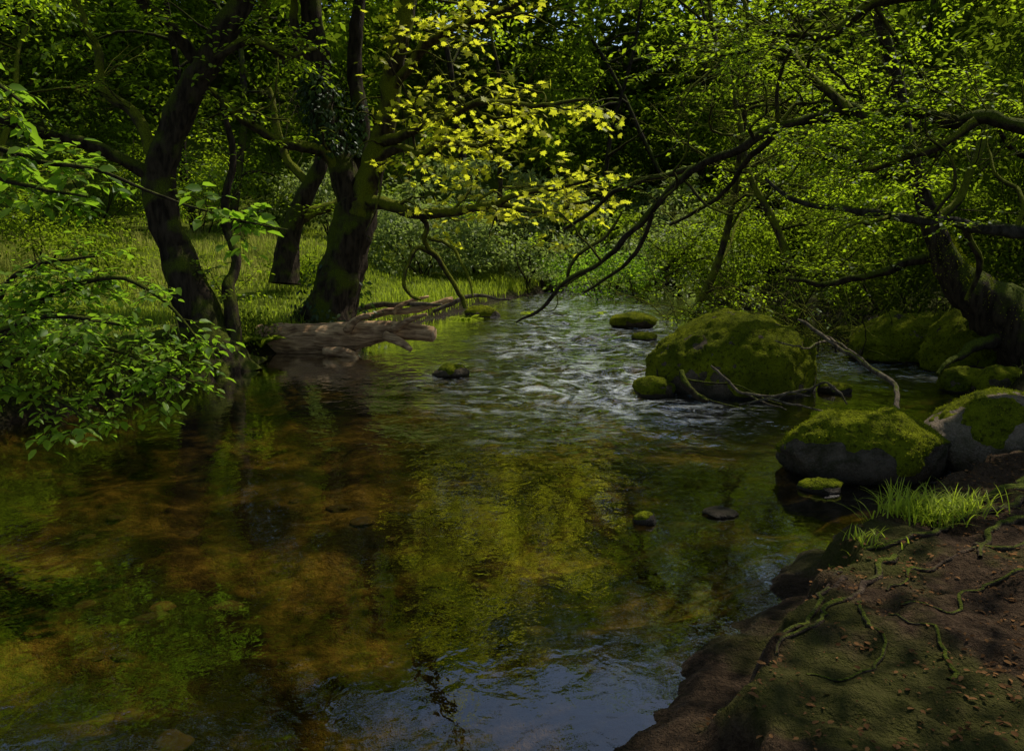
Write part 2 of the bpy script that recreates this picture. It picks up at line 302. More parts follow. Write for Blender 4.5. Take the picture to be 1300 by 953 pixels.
# ---------- plants
def wander(st,d,L,n,droop=0.,jit=.2):
    pts=[np.array(st,float)]; d=nrm(d)
    for i in range(n): d=nrm(d+rng.normal(0,jit,3)+np.array([0,0,droop])); pts.append(pts[-1]+d*L/n)
    return np.array(pts)
class Plant:
    def __init__(s,ls=.075,tpl=T_S,gap=.045,droop=-.05,flat=.3): s.w=MB();s.p=[];s.d=[];s.n=[];s.z=[];s.ls=ls;s.tpl=tpl;s.gap=gap;s.droop=droop;s.flat=flat
    def lv(s,pts,ls=None,gap=None):
        ls=ls or s.ls; gap=gap or s.gap
        L=np.linalg.norm(np.diff(pts,axis=0),axis=1).sum(); m=max(3,int(L/gap)); t=(np.linspace(.12,1,m))*(len(pts)-1); i=np.minimum(t.astype(int),len(pts)-2); fr=(t-i)[:,None]
        q=pts[i]*(1-fr)+pts[i+1]*fr; tg=nrm(pts[i+1]-pts[i]); hor=nrm(np.cross(tg,UP)+1e-6); sd_=np.where(np.arange(m)%2,1,-1)[:,None]
        d=tg*.65+hor*sd_*.9+rng.normal(0,.2,(m,3))+np.array([0,0,-.15]); n=UP+rng.normal(0,s.flat,(m,3))
        s.p.append(q);s.d.append(d);s.n.append(n);s.z.append(ls*rng.uniform(.65,1.2,m))
    def twig(s,st,d,L,r=.004):
        pts=wander(st,d,L,4,s.droop,.14); tube(s.w,pts,np.linspace(r,r*.4,5),3); s.lv(pts)
    def branch(s,st,d,L,r,dep=1,per=7,jit=.18,tl=.5):
        n=6; pts=wander(st,d,L,n,s.droop*.6,jit); tube(s.w,pts,np.linspace(r,r*.35,n+1),4)
        for k in range(per):
            t=.15+.85*(k+rng.random()*.6)/per; t=min(t,.98)*n; i=int(t); q=pts[i]+(pts[min(i+1,n)]-pts[i])*(t-i); tg=nrm(pts[min(i+1,n)]-pts[i]+1e-9)
            hor=nrm(np.cross(tg,UP)+1e-6)*(1 if k%2 else -1); dd=tg*.6+hor*.8+np.array([0,0,rng.normal(0,.2)])
            if dep>1: s.branch(q,dd,L*.55,r*.5,dep-1,per,jit,tl)
            else: s.twig(q,dd,tl*rng.uniform(.6,1.2)*(1.15-.4*t/n))
        s.lv(pts[-3:])
    def cloud(s,c,rad,nc,per,size,sp=(.4,.4,.13)):
        c=np.array(c,float); d=nrm(rng.normal(0,1,(nc,3))); cc=c+d*(rng.random((nc,1))**.4)*np.array(rad); k=np.repeat(cc,per,0); M_=len(k)
        o=rng.normal(0,1,(M_,3))*np.array(sp); hh=np.linalg.norm(o[:,:2],axis=1); o[:,2]-=.25*hh
        s.p.append(k+o); s.d.append(o+rng.normal(0,.3,(M_,3))+np.array([0,0,-.1])); s.n.append(UP+rng.normal(0,.55,(M_,3))); s.z.append(size*rng.uniform(.6,1.25,M_))
    def crown(s,name,mat,root,carve=True,ymax=None):
        p,d,n,z=[np.concatenate(a) for a in (s.p,s.d,s.n,s.z)]
        if carve:
            k=keep(p)
            if ymax is not None: k&=(p[:,1]<ymax)|(p[:,2]>7.5)
            p,d,n,z=p[k],d[k],n[k],z[k]
        mb=MB(); leaves(mb,p,d,n,z,s.tpl); return mb.build(name,mat,root,smooth=False)
def path(lst,Y0,Y1):
    n=len(lst); pts=[];rr=[]
    for i,(a,b,r) in enumerate(lst):
        Y=Y0+(Y1-Y0)*i/(n-1); pts.append(P(a,b,Y)); rr.append(r*Y/F)
    q=crom(np.hstack([np.array(pts),np.array(rr)[:,None]]),5); return q[:,:3],np.maximum(q[:,3],.003)
def limb(root,lst,Y0,Y1,name='limb',mat='bark2',sides=10,amp=.22):
    pts,rr=path(lst,Y0,Y1)
    if amp: pts=pts+(np.stack([fbm(pts,1.9,4,k+20) for k in range(3)],-1)-.5)*np.minimum(rr*4,.14)[:,None]*1.5
    mb=MB(); tube(mb,pts,rr,sides,amp,4.0); o=mb.build(name,M[mat],root); return pts,rr,o
def subs(pl,pts,n,L,r=.012,per=7,tl=.45,t0=0.1,zb=0.1,dep=1):
    for k in range(n):
        i=int((t0+(1-t0)*rng.random())*(len(pts)-2)); tg=nrm(pts[i+1]-pts[i]); hor=nrm(np.cross(tg,UP)+1e-6)*rng.choice([-1,1])
        pl.branch(pts[i],tg*.5+hor*rng.uniform(.3,1)+np.array([0,0,zb+rng.normal(0,.3)]),L*rng.uniform(.6,1.2),r,dep,per,.18,tl)
def roots(root,x,y,r,n=6,mat='bark'):
    for k in range(n):
        a=k*6.28/n+rng.normal(0,.25); L=r*rng.uniform(3,5); t=np.linspace(0,1,8); px_=x+np.cos(a)*L*t+rng.normal(0,.04,8); py_=y+np.sin(a)*L*t+rng.normal(0,.04,8)
        z=H(px_,py_)+.35*r*(1-t)**2*2.2-.3*r*t; mb=MB(); tube(mb,np.stack([px_,py_,z],-1),r*(.5*(1-t)+.08),8,.15,5); mb.build('root',M[mat],root)
def twisty(root,Ls):
    for L,n in Ls:
        for k in range(n):
            i=rng.integers(4,len(L[0])-4); q=wander(L[0][i],(rng.normal(.3,.6),rng.normal(-.3,.5),rng.normal(.1,.6)),rng.uniform(1,2.2),12,0,.38); mb=MB(); tube(mb,crom(q,2),np.linspace(min(.03,L[1][i]*.5),.005,25),6,.2,6); mb.build('limb',M['bark2'],root)
# main ivy-clad tree
t=thing('ivy_clad_tree',P(420,405,16.5),'large forked tree with ivy and yellow green leaves standing behind the fallen log','tree')
mb=MB(); pts,rr=path([(416,425,46),(419,405,36),(427,365,29),(441,320,26),(452,275,26),(454,255,24)],16.4,16.6); tube(mb,pts,rr,30,.34,2.8); tk=mb.build('trunk',M['bark'],t)
b=P(418,405,16.5); roots(t,b[0],b[1],.42,7)
L0=(pts,rr,tk)
L1=limb(t,[(452,275,20),(432,205,17),(412,140,15),(402,70,14),(394,-10,12),(380,-120,10),(350,-260,6)],16.6,16.8,mat='bark',sides=16,amp=.3)
L2=limb(t,[(456,272,18),(474,215,15),(489,150,13),(500,85,12),(512,20,11),(530,-60,9),(580,-220,5)],16.5,16.2,sides=16,amp=.3)
LK=limb(t,[(455,270,14),(455,215,12),(458,150,11),(448,90,9),(455,20,8),(462,-60,6)],16.9,17.2,mat='bark',sides=12)
LA=limb(t,[(466,252,10),(495,262,8),(530,268,7),(575,268,6),(620,262,5),(660,250,4),(705,240,3),(745,230,1.8)],16.4,14.2)
LB=limb(t,[(486,180,8),(520,165,6),(560,148,5),(600,134,4.4),(650,128,3.6),(700,134,2.8),(752,128,1.6)],16.3,14)
LC=limb(t,[(440,225,10),(415,196,8),(385,186,7),(350,178,6),(320,160,5),(290,135,4.5),(262,112,3)],16.6,15.4)
LD=limb(t,[(500,110,7),(540,60,6),(575,35,5),(620,20,4),(680,-10,3)],16.3,15)
LE=limb(t,[(640,258,4),(670,268,3.6),(700,272,3),(728,262,2.4),(755,252,1.4)],15.2,13.8)
LF=limb(t,[(480,200,7),(510,185,5.5),(535,195,4.5),(560,180,4),(600,182,3),(640,170,2)],16.3,15.6)
LG=limb(t,[(408,120,7),(375,90,6),(345,55,5),(335,10,4),(320,-60,3)],16.7,17)
LH=limb(t,[(404,90,7),(385,60,6),(372,20,5),(378,-30,3)],16.7,16.4)
twisty(t,((LA,7),(LB,7),(LF,5),(LD,5),(L2,6),(LC,4),(L1,4)))
pl=Plant(.135,T_M,.12,-.03,.6)
for L,n in ((LA,18),(LB,20),(LD,12),(LE,8),(LF,18),(L2,8)): subs(pl,L[0],n,1.2,.006,5,.45,.25,.05)
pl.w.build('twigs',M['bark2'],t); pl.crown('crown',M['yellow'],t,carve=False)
pl=Plant(.12,T_S,.07)
for L,n in ((LC,9),(LG,10),(LH,10),(L1,8),(LK,8)): subs(pl,L[0],n,1.0,.008,7,.4,.2,.05)
for c in [(-2.6,17,9.5),(-4.5,16.5,10.5),(-1.0,15.5,10),(-3.2,17.5,7.8),(-.8,18.5,12),(1.2,17.5,11),(-3,19.5,13),(.6,15,9.2),(2.2,16.5,9.6),(-.3,17.5,8.4),(1.8,18.5,8.6)]: pl.cloud(c,(2.4,2.3,1.4),40,42,.20)  # includes leaf clumps added above view to break up the sky's reflection
pl.crown('crown',M['canopy'],t)
for L,r0 in ((L0,1.25),(L1,1.5),(L2,1.15),(LK,1.4)):
    iv=Plant(.1); m=3600 if r0>1.3 else 1100; i=rng.integers(0,max(len(L[0])-6,8),m); a=rng.random(m)*6.28; rad=L[1][i]*(1.0+rng.random(m)*(r0-.6)); dv=np.stack([np.cos(a),np.sin(a),rng.normal(0,.2,m)],-1)
    iv.p.append(L[0][i]+dv*rad[:,None]+rng.normal(0,.05,(m,3))); iv.d.append(dv*.4+rng.normal(0,.4,(m,3))-UP*.7); iv.n.append(dv+rng.normal(0,.3,(m,3))+UP*.3); iv.z.append(rng.uniform(.07,.13,m))
    iv.tpl=T_O; iv.crown('ivy',M['ivy'],L[2])
# left leaning tree
t=thing('leaning_tree',P(262,445,13),'thick dark leaning trunk rising at left of the ivy clad tree','tree')
mb=MB(); pts,rr=path([(285,480,44),(272,440,31),(250,390,25),(229,335,22),(207,275,19),(203,222,18),(226,150,17),(256,90,16),(292,30,15),(330,-40,14),(372,-140,12),(400,-300,8)],12.9,13.2); tube(mb,pts,rr,30,.36,2.8); mb.build('trunk',M['bark'],t)
b=P(272,450,13); roots(t,b[0],b[1],.36,7)
l1=limb(t,[(210,240,10),(180,215,9),(140,195,8),(90,180,7),(30,160,6.5),(-40,150,6),(-160,120,5)],13.1,12.4,mat='bark')
l2=limb(t,[(258,90,9),(225,40,8),(190,10,7),(150,-40,5)],13.1,12.5,mat='bark')
l3=limb(t,[(285,470,12),(296,420,10),(290,370,8),(300,330,6),(286,270,5),(296,200,4),(280,120,3)],12.8,13.6,mat='bark')
l4=limb(t,[(205,215,8),(170,150,7),(130,110,6),(120,60,5),(95,0,4)],13.1,14)
l5=limb(t,[(270,70,6),(320,50,5),(360,70,4),(400,60,3)],13,13.6)
pl=Plant(.085,T_O,.055,-.06,.4)
for L,n,zb in ((l1,11,.3),(l2,14,0),(l3,17,0),(l4,14,.2),(l5,9,0),((pts[28:],0),14,-.1)): subs(pl,L[0],n,1.0,.008,7,.4,.2,zb)
pl.w.build('twigs',M['bark'],t); pl.crown('crown',M['beech'],t)
pl=Plant(.16)
for c in [(-4,13,7.6),(-6.5,12.5,7.4),(-5,10.5,8.4),(-7,16,8.2),(-5.2,15.5,8.4)]: pl.cloud(c,(2.5,2.3,1.5),42,42,.18)
pl.crown('crown',M['canopy'],t)
# smaller tree between
t=thing('small_tree',P(365,350,20),'small dark mossy tree between the two big left bank trunks','tree')
mb=MB(); pts,rr=path([(362,360,20),(364,325,15),(372,285,13),(392,240,11),(408,200,9),(400,140,7),(392,80,5)],20,20.5); tube(mb,pts,rr,12,.22,3); mb.build('trunk',M['bark'],t)
q=limb(t,[(376,280,8),(400,268,7),(425,262,6),(445,240,4)],20.2,20.4); q2=limb(t,[(392,240,6),(365,200,5),(350,150,4),(340,110,3)],20.2,20.6)
pl=Plant(.12,T_S,.07); subs(pl,q[0],3,1.2,per=6); subs(pl,q2[0],9,1.5,per=8); subs(pl,pts,12,1.7,per=9,t0=.5); pl.w.build('twigs',M['bark'],t); pl.crown('crown',M['canopy'],t)
# drooping branch by the bank
t=thing('drooping_branch',P(560,380,16),'thin mossy branch arching down to the water right of the fallen log','branch')
q=limb(t,[(592,392,3),(575,360,3.2),(556,330,3.4),(540,305,3.2),(545,280,3),(520,262,3)],16.4,15.8,'stem')
q2=limb(t,[(556,330,3.4),(535,312,3.2),(520,325,3),(512,350,2.6),(520,372,2.2),(535,380,1.5)],16.2,15.5,'side_branch')
q3=limb(t,[(545,300,2.6),(575,310,2.4),(590,340,2.0),(600,375,1.2)],16,15.2,'side_branch')
pl=Plant(.09,T_S,.12); subs(pl,q[0],6,.5,.006,4,.3); pl.w.build('twigs',M['bark2'],t)
# right mossy leaning tree
t=thing('moss_covered_tree',P(1285,440,12),'moss covered tree leaning left from the right bank over mounded green roots','tree')
mb=MB(); pts,rr=path([(1400,540,60),(1340,475,50),(1285,415,38),(1240,378,27),(1210,345,20),(1190,305,13),(1174,262,10),(1162,215,9),(1150,170,8),(1135,90,7),(1105,-20,6),(1080,-150,4)],11.6,12.8); tube(mb,pts,rr,30,.5,2.2); tr=mb.build('trunk',M['bark'],t)
mb=MB(); k=rng.integers(0,26,8000); a=rng.random(8000)*6.28; dv=np.stack([np.cos(a),np.sin(a),np.abs(rng.normal(0,.9,8000))],-1); dv=nrm(dv)
leaves(mb,pts[k]+dv*(rr[k]*1.0)[:,None]+rng.normal(0,.03,(8000,3)),dv+rng.normal(0,.5,(8000,3)),rng.normal(0,1,(8000,3)),rng.uniform(.015,.035,8000)); mb.build('moss',M['mosstuft'],tr,smooth=False)
for lst in ([(1275,430,11),(1235,440,7),(1205,458,4),(1190,475,2)],): limb(t,lst,11.7,11.0,'root','bark')
a1=limb(t,[(1200,325,8),(1160,332,6),(1120,345,5),(1080,352,4.4),(1040,360,3.4),(1000,355,2)],12.3,13,mat='bark'); a2=limb(t,[(1165,225,7),(1120,215,6),(1085,190,5),(1050,180,3)],12.6,13); a3=limb(t,[(1180,290,6),(1220,240,5),(1245,180,4),(1260,110,3)],12.6,13.2)
pl=Plant(.07,T_S,.045)
for L,n in ((a2,12),(a3,18),((pts[26:],0),24)): subs(pl,L[0],n,1.4,.01,9,.5,.1)
subs(pl,a1[0],7,1.0,.008,6,.4,.3); pl.w.build('twigs',M['bark'],t); pl.crown('crown',M['beech'],t)
# overhanging beech from the right edge
tx=P(1520,300,8.6); t=thing('overhanging_beech',(tx[0],tx[1],Hz(tx[0],tx[1])),'beech whose long mossy limbs reach in from the right edge and droop over the river','tree')
zt=Hz(tx[0],tx[1]); mb=MB(); tp=crom([(tx[0]+.2,tx[1],zt-.2),(tx[0]+.05,tx[1],zt+.6),(tx[0],tx[1],2.6),(tx[0]-.1,tx[1],4.5),(tx[0]-.3,tx[1]+.2,7),(tx[0]-.2,tx[1]+.4,10)],5); tube(mb,tp,np.linspace(.45,.18,len(tp)),20,.12,2); mb.build('trunk',M['bark'],t)
B1=limb(t,[(1520,215,20),(1400,180,14),(1300,165,10),(1250,150,9),(1210,156,8.4),(1150,144,7.6),(1110,150,7.2),(1080,136,7),(1035,152,6.4),(985,160,5.6),(940,188,5),(885,210,4.7),(840,254,4.3),(803,292,3.9),(762,332,3.3),(720,360,2.8),(690,390,2.2),(655,410,1.4)],8.6,11.2,mat='bark',amp=.32)
B2=limb(t,[(1520,330,20),(1400,305,13),(1300,290,9.5),(1220,287,7),(1150,281,6),(1100,272,5),(1040,262,4),(1000,246,3),(972,228,2)],8.6,10.2,mat='barkg',amp=.3)
B3=limb(t,[(1500,20,18),(1350,-30,14),(1220,-25,11),(1110,5,7),(1052,38,5.5),(1012,42,4.8),(968,30,3.6),(940,-5,2.6)],8.8,10)
B4=limb(t,[(1080,138,6),(1040,110,5),(1010,75,4),(980,60,3.5),(930,70,2.6),(890,60,2)],9.6,11)
B5=limb(t,[(885,212,4.2),(850,218,3.8),(800,235,3.2),(760,262,2.6),(715,290,1.8)],10.8,12,mat='bark')
B6=limb(t,[(985,162,4.4),(960,190,3.8),(930,230,3.2),(895,262,2.6),(850,285,2)],10.4,11.6,mat='bark')
B7=limb(t,[(1240,155,6),(1190,190,5),(1150,205,4),(1100,215,3),(1060,210,2)],9,9.6)
B8=limb(t,[(840,252,3.6),(820,300,2.8),(780,345,2.2),(740,370,1.6)],11,12,mat='bark')
B9=limb(t,[(720,362,2.6),(730,330,2.4),(770,300,2),(790,270,1.3)],11.6,11.2)
B10=limb(t,[(1220,288,4.4),(1240,330,4),(1225,380,2.6)],9.2,9.6)
twisty(t,((B1,10),(B3,4),(B4,3),(B2,3)))
pl=Plant(.068,T_S,.038,-.03,.32)
for L,n in ((B3,36),(B4,28),(B7,22)): subs(pl,L[0],n,1.15,.008,9,.42,.12,.15)
subs(pl,B2[0][:25],5,1.1,.008,9,.42,.1,.2)
subs(pl,B1[0][:42],24,1.3,.008,9,.45,.1,.4)
subs(pl,B1[0][42:66],9,.9,.006,7,.35,.0,.5)
subs(pl,B6[0],4,.8,.006,6,.35,.4); subs(pl,B5[0],5,.7,.006,6,.35,.3,.2)
pl.w.build('twigs',M['bark2'],t); pl.crown('crown',M['beech'],t)
pl=Plant(.15)
for c in [(6.3,8.6,8.0),(4.4,10,7.6),(7.5,11,8.6),(5,6.5,9),(5.5,12.5,7.2)]: pl.cloud(c,(2.5,2.4,1.5),36,42,.17)
pl.crown('crown',M['canopy'],t)
def spray_tree(px,Y,h,label,limbs,mat,ls=.09,lean=.1):
    g=P(px,320,Y); z=Hz(g[0],g[1]); t=thing('broadleaf_tree',(g[0],g[1],z),label,'tree')
    mb=MB(); q=wander((g[0],g[1],z-.2),(rng.normal(0,.2)+lean,rng.normal(0,.1),1),h,9,.08,.18); q=crom(q,3); tube(mb,q,np.linspace(.11,.03,len(q)),10,.2,3); mb.build('trunk',M['bark2'],t)
    pl=Plant(ls,T_S,.06,-.03,.35)
    for k in range(limbs):
        i=int((.10+.85*k/limbs)*(len(q)-1)); a=rng.random()*6.28; d=(math.cos(a),math.sin(a)*.8-.3,rng.uniform(.0,.4)); L=rng.uniform(2,4); w_=wander(q[i],d,L,7,.0,.2); mb=MB(); tube(mb,w_,np.linspace(.04,.01,8),6,.1,4); mb.build('limb',M['bark2'],t)
        subs(pl,w_,8,1.4,.01,9,.5,.1)
    pl.cloud((g[0],g[1],h*.85),(3.4,3,2.6),70,45,.2); pl.w.build('twigs',M['bark2'],t); pl.crown('crown',M[mat],t); return t
spray_tree(800,27,10,'slender tree with light green leaves above the grassy far bank',13,'beech',.12,.3)
spray_tree(880,22,10,'slender tree over the river bend behind the drooping beech limb',12,'beech',.10,-.2)
spray_tree(1030,19,10,'dark leaning tree among twiggy thicket behind the largest mossy boulder',12,'canopy',.10,-.2)
spray_tree(640,30,11,'pale leafed tree just right of the ivy clad tree on the far grass',13,'beech',.15,.1)
spray_tree(-10,22,10,'bushy tree at far left behind the horizontal dark limb',10,'beech',.11,.1)
# background trees, plus unseen ones added behind the camera to shade the scene
bg=[(-9.5,29),(-14,15),(-12,33),(-19,24),(-6.5,35),(-15,37),(11,17),(14,13),(16,21),(13,29),(3.5,37),(-1,38),(7.5,37),(9,42),(-6,42),(-10,41),(18,33),(-21,30),(22,25),(1.5,44),(-10,7),(11,4),(3.8,-2.5),(-3.5,-5),(10,-5)]
for i,(x,y) in enumerate(bg):
    z=Hz(x,y); h=rng.uniform(10,13) if y<34 else rng.uniform(13,16); beh=y<5
    t=thing('woodland_tree',(x,y,z),'tall dark trunked tree in the shaded wood' if not beh else 'unseen leafy tree added behind the viewer for shade','tree','trees of the shaded wood' if not beh else 'unseen shade trees added behind the viewer')
    q=crom(wander((x,y,z-.3),(rng.normal(0,.2),rng.normal(0,.1)-(.15 if beh else 0),1),h,8,.10,.15),3); rr=np.linspace(rng.uniform(.12,.22),.05,len(q)); mb=MB(); tube(mb,q,rr,9,.18,2.5); mb.build('trunk',M['bark'],t)
    pl=Plant(.2)
    for k in range(7):
        j=int((.22+.7*k/7)*(len(q)-1)); a=k*2.4+rng.random()
        if beh: j=int((.6+.3*k/7)*(len(q)-1)); a=-abs(math.sin(k*1.3))*3.1
        w_=wander(q[j],(math.cos(a),math.sin(a),rng.uniform(.0,.6)),rng.uniform(2,3.8),6,.02,.18); mb=MB(); tube(mb,w_,np.linspace(.07,.02,7),5,.1,3); mb.build('limb',M['bark'],t)
        pl.cloud(w_[-1],(1.6,1.6,.8),12,34,.23); pl.cloud(w_[3],(1.3,1.3,.6),6,34,.2)
    big=y>25
    pl.cloud((x+rng.normal(0,.5),y+rng.normal(0,.5),z+h-1),(3.8,3.6,2.8),95,36,.36 if big else .26)
    if big: pl.cloud((x,y-.5,z+h*.55),(3.8,3,3.2),85,34,.30)
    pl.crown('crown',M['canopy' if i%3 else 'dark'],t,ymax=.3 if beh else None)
# distant wood on the slope
pl=Plant(.3); n=2300; x=rng.uniform(-42,44,n); y=rng.uniform(43,62,n); z=H(x,y); c=np.stack([x,y,z+rng.random(n)*15],-1); k=np.repeat(c,36,0); m=len(k)
o=rng.normal(0,1,(m,3))*np.array([.9,.9,.4]); pl.p.append(k+o);pl.d.append(o+rng.normal(0,.3,(m,3)));pl.n.append(UP+rng.normal(0,.8,(m,3)));pl.z.append(rng.uniform(.4,.85,m))
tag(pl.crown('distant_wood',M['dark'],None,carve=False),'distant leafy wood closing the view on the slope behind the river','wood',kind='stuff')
# undergrowth shrubs
def shrub(x,y,w,h,n,ls,mat,label,name='undergrowth_shrub',group=None,stems=7):
    z=Hz(x,y); t=thing(name,(x,y,z),label,'shrub',group); pl=Plant(ls)
    for k in range(stems):
        a=rng.random()*6.28; q=wander((x+rng.normal(0,.15),y+rng.normal(0,.15),z-.05),(math.cos(a)*.5,math.sin(a)*.5,1),h*rng.uniform(.7,1.0),6,-.03,.14); mb=MB(); tube(mb,q,np.linspace(.03,.007,7),4); mb.build('stem',M['bark'],t)
        pl.cloud(q[-1],(w*.4,w*.4,h*.14),4,n//80,ls,(.3,.3,.13))
    pl.cloud((x,y,z+h*.5),(w,w,h*.46),36,n//40,ls,(.28,.28,.12)); pl.crown('foliage',M[mat],t,carve=True); return t
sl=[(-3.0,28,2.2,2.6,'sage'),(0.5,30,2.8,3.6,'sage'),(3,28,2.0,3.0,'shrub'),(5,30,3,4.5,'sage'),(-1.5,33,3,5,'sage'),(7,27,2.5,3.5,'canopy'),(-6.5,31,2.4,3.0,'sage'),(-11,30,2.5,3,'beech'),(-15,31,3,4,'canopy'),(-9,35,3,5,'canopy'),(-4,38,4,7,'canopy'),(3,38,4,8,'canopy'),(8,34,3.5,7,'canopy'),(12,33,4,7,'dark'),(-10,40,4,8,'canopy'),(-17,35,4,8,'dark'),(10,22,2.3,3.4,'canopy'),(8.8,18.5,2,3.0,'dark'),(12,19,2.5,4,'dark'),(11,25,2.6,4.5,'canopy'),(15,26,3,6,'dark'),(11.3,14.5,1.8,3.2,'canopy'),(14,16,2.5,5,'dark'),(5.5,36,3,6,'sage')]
for i,(x,y,w,h,m) in enumerate(sl):
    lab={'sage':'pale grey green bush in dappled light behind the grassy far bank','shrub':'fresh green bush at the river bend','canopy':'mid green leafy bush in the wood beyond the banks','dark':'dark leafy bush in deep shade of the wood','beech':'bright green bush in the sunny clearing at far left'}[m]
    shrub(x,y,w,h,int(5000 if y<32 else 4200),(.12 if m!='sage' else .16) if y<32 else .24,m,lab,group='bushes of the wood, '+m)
for (x,y,w,h,lab) in [(-9.3,19.5,.9,1.6,'small leafy bush on the left bank grass behind the leaning trunk'),(-12.2,22.5,1.3,1.8,'low bush on the left bank grass near the left edge'),(-5.2,21.5,.6,.9,'tiny bush in the sunlit grass beside the ivy clad tree')]:
    shrub(x,y,w,h,1500,.10,'canopy',lab,stems=5)
for k,(px,py,Y) in enumerate([(900,355,20),(960,372,18),(1020,385,17),(1090,392,15.5),(1150,395,14.5)]):
    b=P(px,py,Y); z=Hz(b[0],b[1]); t=thing('bare_thicket',(b[0],b[1],z),['twiggy thicket beside the far river bend','second tangle of dark twigs right of the river bend','bare twig tangle straight behind the largest mossy boulder','mossy twig tangle over the right hand channel','tangle of dark twigs touching the leaning mossy tree'][k],'thicket')
    for j in range(4):
        mb=MB()
        for m in range(9):
            a=rng.random()*6.28; q=wander((b[0]+rng.normal(0,.5),b[1]+rng.normal(0,.5),z),(math.cos(a),math.sin(a)*.5,rng.uniform(.2,1.1)),rng.uniform(1.2,3.2),9,-.05,.2); tube(mb,q,np.linspace(.018,.004,10),4)
            for e in range(3): s_=wander(q[rng.integers(2,8)],rng.normal(0,1,3),.7,4,-.03,.25); tube(mb,s_,np.linspace(.007,.003,5),3)
        mb.build('stem_cluster',M['bark2'],t)
# ---------- boulders
def ico(sub):
    bm=bmesh.new(); bmesh.ops.create_icosphere(bm,subdivisions=sub,radius=1); V=np.array([v.co[:] for v in bm.verts]); Fc=np.array([[v.index for v in f.verts] for f in bm.faces]); bm.free(); return V,Fc
ICO={k:ico(k) for k in (3,4,5,6)}
def boulder(px,py,wpx,hpx,label,name='mossy_boulder',moss=.5,sub=5,dep=.8,seed=1,rot=0,group=None,zb=0.0,facets=6,cat='boulder',prof=None,rm='rock',lump=.34):
    V,Fc=ICO[sub]; r2=np.random.default_rng(seed); Vn=V.copy()
    for k in range(facets):
        n=nrm(r2.normal(0,1,3)*np.array([1,1,.8])); c=r2.uniform(.68,.88); dd=V@n; V=V-np.maximum(dd-c,0)[:,None]*n*.75
    V=V*(1+lump*(fbm(V+seed*5.1,1.0,3,seed)-.5)[:,None]+.15*(fbm(V+seed,4.0,4,seed+1)-.5)[:,None])
    g=G(px,py,zb); Yd=g[1]; w=wpx/2*Yd/F; dpt=w*dep; g=G(px,py,zb)+np.array([0,dpt*.8,0]); Yc=g[1]; w=wpx/2*Yc/F; h=hpx*Yc/F
    ca,sa=math.cos(rot),math.sin(rot); Rm=np.array([[ca,sa,0],[-sa,ca,0],[0,0,1]]); V=V@Rm; Vn=Vn@Rm
    mx=np.abs(V[:,0]).max(); zt=V[:,2].max(); V=V/np.array([mx,mx,zt])
    V[:,2]=np.where(V[:,2]>0,np.maximum(V[:,2],0)**.78,V[:,2])
    if prof: V[:,2]=np.where(V[:,2]>0,V[:,2]*np.interp(V[:,0],*prof),V[:,2])
    V[:,2]=np.where(V[:,2]>0,V[:,2]/max(V[:,2].max(),1e-3),V[:,2])
    W=V*np.array([w,dpt,1]); W[:,2]=np.where(V[:,2]>-.2,(V[:,2]+.2)/1.2*h,(V[:,2]+.2)*h*.6)
    W=W+np.array([g[0],g[1],zb])
    t=thing(name,(g[0],g[1],zb),label,cat,group); mb=MB(); mb.add(W,[Fc]); ro=mb.build('rock',M[rm],t)
    if moss>0:
        N_=nrm(Vn*np.array([1,1,1.3])); m=N_[:,2]*.75+(fbm(W,1.9/max(w,.25),5,seed+9)-.5)*2.2; lim=.55-moss*.75; mk=sst(lim-.12,lim+.22,m)*sst(.0,.07,W[:,2]-zb)
        off=(mk-.35)*min(.030,.07*w+.010)+((fbm(W,26,3,3)-.5)*.03+(fbm(W,8,3,5)-.5)*.09*min(1,w))*mk
        mb=MB(); mb.add(W+N_*off[:,None],[Fc]); mo=mb.build('moss',M['moss'],t)
        fi=np.nonzero(mk>.75)[0]
        if w>.5 and len(fi)>100:
            cnt=min(len(fi),int(5000*min(1,w))); ii=rng.choice(fi,cnt); jit=rng.normal(0,.012,(cnt,3)); mb=MB(); leaves(mb,W[ii]+N_[ii]*(off[ii][:,None])+jit*(1-np.abs(N_[ii])),N_[ii]+rng.normal(0,.6,(cnt,3)),rng.normal(0,1,(cnt,3)),rng.uniform(.008,.02,cnt)); mb.build('moss_tufts',M['mosstuft'],mo,smooth=False)
    return t
boulder(954,504,232,98,'largest mossy boulder standing in mid river',moss=1.05,sub=6,seed=3,dep=.75,rot=.4,facets=4,lump=.16,prof=([-1,-.6,-.1,.3,.7,1],[.72,.88,1,.95,.78,.6]))
boulder(1118,613,236,84,'long low boulder with mossy right shoulder beside the near bank',moss=.5,sub=6,seed=12,dep=.55,rot=.2,prof=([-1,-.5,.2,.6,1],[.8,.95,1,.88,.65]))
boulder(1292,604,205,96,'pale boulder with patchy moss cut off by the right edge',moss=.02,sub=6,seed=8,dep=.7,lump=.2,prof=([-1,-.4,.2,1],[.6,.9,1,.9]),rm='rockpale')
boulder(807,416,62,17,'flat mossy rock in the rapids left of the largest boulder',moss=.8,sub=4,seed=5)
boulder(570,479,50,14,'small dark wet rock in front of the fallen log',moss=.25,sub=4,seed=6)
boulder(832,504,54,22,'knobbly mossy stone at the left foot of the largest boulder',moss=.5,sub=4,seed=7)
boulder(820,666,32,13,'small round dark stone alone in the calm near water','river_stone',moss=.15,sub=4,seed=9,cat='stone')
boulder(918,658,50,6,'thin flat stone breaking the surface in the near water','river_stone',moss=0,sub=4,seed=10,dep=1,cat='stone')
boulder(1048,626,60,12,'low mossy stone just in front of the long boulder','river_stone',moss=.5,sub=4,seed=11,cat='stone')
boulder(612,403,46,14,'small yellow green mossy rock at the foot of the grassy far bank',moss=.9,sub=4,seed=13)
